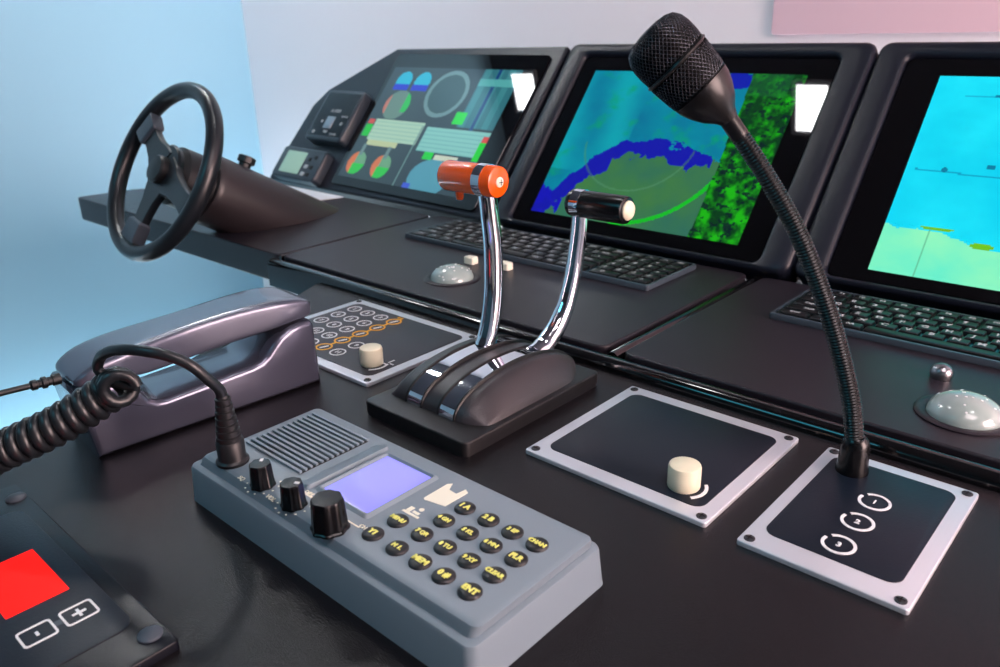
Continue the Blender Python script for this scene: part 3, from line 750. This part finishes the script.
def lever(label, x, pts, rad, kx0, kx1, kc, kr, band, knobm):
    t = thing('control_lever', label, 'lever', (x, pts[0][0], pts[0][1]))
    P = crom([(x, y, z) for y, z in pts], 8); m = len(P)
    b = NB(); tube(b, P, [rad[0]+(rad[1]-rad[0])*k/(m-1) for k in range(m)], 24); part('shaft', b, 'chrome', t)
    y, z = kc
    b = NB(); lathe(b, [(kr*.8, 0), (kr*.95, .004), (kr, .012), (kr, kx1-kx0-.012), (kr*.96, kx1-kx0-.003), (kr*.8, kx1-kx0), (.001, kx1-kx0)], (kx0, y, z), (1, 0, 0), 48)
    k = part('knob', b, knobm, t, sharp=45)
    b = NB(); lathe(b, [(kr*.9, 0), (kr*1.05, 0), (kr*1.05, band[1]-band[0]), (kr*.9, band[1]-band[0])], (band[0], y, z), (1, 0, 0), 48); part('band', b, 'chrome', k)
    b = NB()
    return t, k, b
t, k, b = lever('chrome lever with an orange knob pointing left', -1.503, [(1.572, .12), (1.588, .15), (1.604, .2), (1.617, .27), (1.622, .34), (1.621, .43), (1.613, .50), (1.605, .565), (1.597, .60)], (.0305, .0255), -1.650, -1.446, (1.593, .609), .0435, (-1.512, -1.482), 'orange')
lathe(b, [(.014, 0), (.014, .003), (.008, .006), (.001, .007)], (-1.446, 1.593, .609), (1, 0, 0), 18); part('screw', b, 'creamp', k)
b = NB(); box(b, -1.4395, -1.4385, 1.585, 1.601, .608, .610); box(b, -1.4395, -1.4385, 1.592, 1.594, .601, .617); part('screw_slot', b, 'black', k)
b = NB(); lathe(b, [(.012, 0), (.012, .02), (.009, .028), (.001, .03)], (-1.60, 1.593, .572), (0, 0, -1), 16); part('release_button', b, 'orange', t)
t, k, b = lever('chrome lever with a black knob pointing right', -1.378, [(1.655, .10), (1.69, .112), (1.722, .131), (1.765, .165), (1.805, .222), (1.836, .30), (1.855, .38), (1.866, .45), (1.87, .50)], (.032, .023), -1.412, -1.214, (1.87, .512), .040, (-1.392, -1.362), 'black')
lathe(b, [(.028, 0), (.028, .004), (.023, .010), (.012, .013), (.001, .014)], (-1.214, 1.87, .512), (1, 0, 0), 28); part('end_cap', b, 'cream', k)

# ---------------------------------------------------------------- gooseneck microphone
t = thing('gooseneck_microphone', 'black gooseneck microphone rising from the numbered plate', 'microphone', (-.487, 1.74, .0136))
b = NB(); lathe(b, [(.037, 0), (.037, .006), (.034, .02), (.032, .06), (.029, .078), (.022, .088), (.02, .09)], (-.487, 1.74, .0136), seg=32); part('base_ferrule', b, 'black', t)
npts = crom([(-.489, 1.739, .085), (-.512, 1.729, .205), (-.566, 1.699, .382), (-.637, 1.657, .562), (-.711, 1.613, .700), (-.790, 1.566, .824)], 10)
# resample and rib
dist = [0.]
for p, q in zip(npts, npts[1:]): dist.append(dist[-1]+(q-p).length)
TOT = dist[-1]; P = []; R = []; i = 0; n = 2*110
for k in range(n+1):
    d = min(TOT*k/n, TOT-1e-6)
    while dist[i+1] < d: i += 1
    P.append(npts[i].lerp(npts[i+1], (d-dist[i])/(dist[i+1]-dist[i])))
    base = .0222-.0022*d/TOT; smooth = d > TOT*.93
    R.append(base*.96 if smooth else (base if k % 2 else base*.87))
b = NB(); tube(b, P, R, 16); part('gooseneck', b, 'mich', t, sharp=60)
jo = V(-.786, 1.568, .818); tip = V(-.930, 1.479, .985); ad = (tip-jo).normalized(); LEN = (tip-jo).length; k_ = LEN/.238
b = NB(); lathe(b, [(a*1.0, c*k_) for a, c in ((.018, -.012), (.024, 0), (.028, .006), (.042, .022), (.055, .045), (.063, .066), (.0655, .080), (.062, .082))], jo, ad, 40); part('housing', b, 'mich', t)
def grille(prof, nn):
    """diamond lattice on a surface of revolution"""
    b = NB(); u, v = frame_of(ad); rows = []
    # resample profile by arc length
    D = [0.]
    for p, q in zip(prof, prof[1:]): D.append(D[-1]+math.hypot(q[0]-p[0], q[1]-p[1]))
    step = .0056; m = int(D[-1]/step)
    for k in range(m+1):
        d = min(D[-1]*k/m, D[-1]-1e-7); i = max(j for j in range(len(D)) if D[j] <= d); f = (d-D[i])/(D[i+1]-D[i])
        r = prof[i][0]+(prof[i+1][0]-prof[i][0])*f; z = prof[i][1]+(prof[i+1][1]-prof[i][1])*f
        rows.append([b.verts.new(jo+ad*z*k_+(u*math.cos(2*pi*(j+.5*(k % 2))/nn)+v*math.sin(2*pi*(j+.5*(k % 2))/nn))*max(r, .0006)) for j in range(nn)])
    for k in range(m-1):
        for j in range(nn):
            # diamonds from row k, k+1, k+2
            a = rows[k][j]; c = rows[k+2][j]
            if k % 2 == 0: l, r_ = rows[k+1][(j-1) % nn], rows[k+1][j]
            else: l, r_ = rows[k+1][j], rows[k+1][(j+1) % nn]
            try: b.faces.new((a, r_, c, l))
            except ValueError: pass
    return b
up = [(.0705, .156), (.072, .175), (.0715, .195), (.068, .213), (.060, .226), (.045, .234), (.028, .237)]
lo = [(.065, .083), (.0675, .10), (.070, .125), (.0715, .145)]
for pr in (up, lo):
    b = grille(pr, 46); g = part('grille', b, 'grille', t, sharp=180)
    wf = g.modifiers.new('wire', 'WIREFRAME'); wf.thickness = .0027*S; wf.use_even_offset = False; wf.use_boundary = True
b = NB(); lathe(b, [(.060, .081*k_), (.066, .12*k_), (.068, .15*k_), (.0685, .175*k_), (.068, .195*k_), (.064, .212*k_), (.056, .223*k_), (.042, .231*k_), (.02, .234*k_), (.001, .2345*k_)], jo, ad, 40); part('foam_core', b, 'core', t)
b = NB(); lathe(b, [(.068, .146*k_), (.0735, .147*k_), (.0755, .1505*k_), (.0735, .154*k_), (.068, .155*k_)], jo, ad, 48); part('ring_band', b, 'mich', t)
b = NB(); lathe(b, [(.03, .2345*k_), (.028, .2385*k_), (.015, .240*k_), (.001, .2405*k_)], jo, ad, 32); part('grille_tip', b, 'grille', t)

# ---------------------------------------------------------------- camera, world
cam = bpy.data.cameras.new('camera'); co = bpy.data.objects.new('camera', cam); C.objects.link(co)
F = V(-.6298032, .68842355, -.35975122); Rr = V(.74363205, .66818642, -.02320096); U = V(-.22440879, .28213458, .93275976)
mw = Matrix((Rr, U, -F)).transposed().to_4x4(); mw.translation = w2((0, 0, 1)); co.matrix_world = mw
cam.sensor_width = 36; cam.lens = 793.995/1000*36; cam.clip_start = .01
cam.dof.use_dof = True; cam.dof.focus_distance = .56; cam.dof.aperture_fstop = 12
bpy.context.scene.camera = co
w = bpy.data.worlds.new('world'); bpy.context.scene.world = w; w.use_nodes = True
w.node_tree.nodes['Background'].inputs['Color'].default_value = (.6, .65, .75, 1); w.node_tree.nodes['Background'].inputs['Strength'].default_value = .3
sc_ = bpy.context.scene; sc_.view_settings.view_transform = 'Standard'; sc_.view_settings.look = 'None'
sc_.view_settings.gamma = 1; sc_.view_settings.use_curve_mapping = False; sc_.view_settings.exposure = 0.08
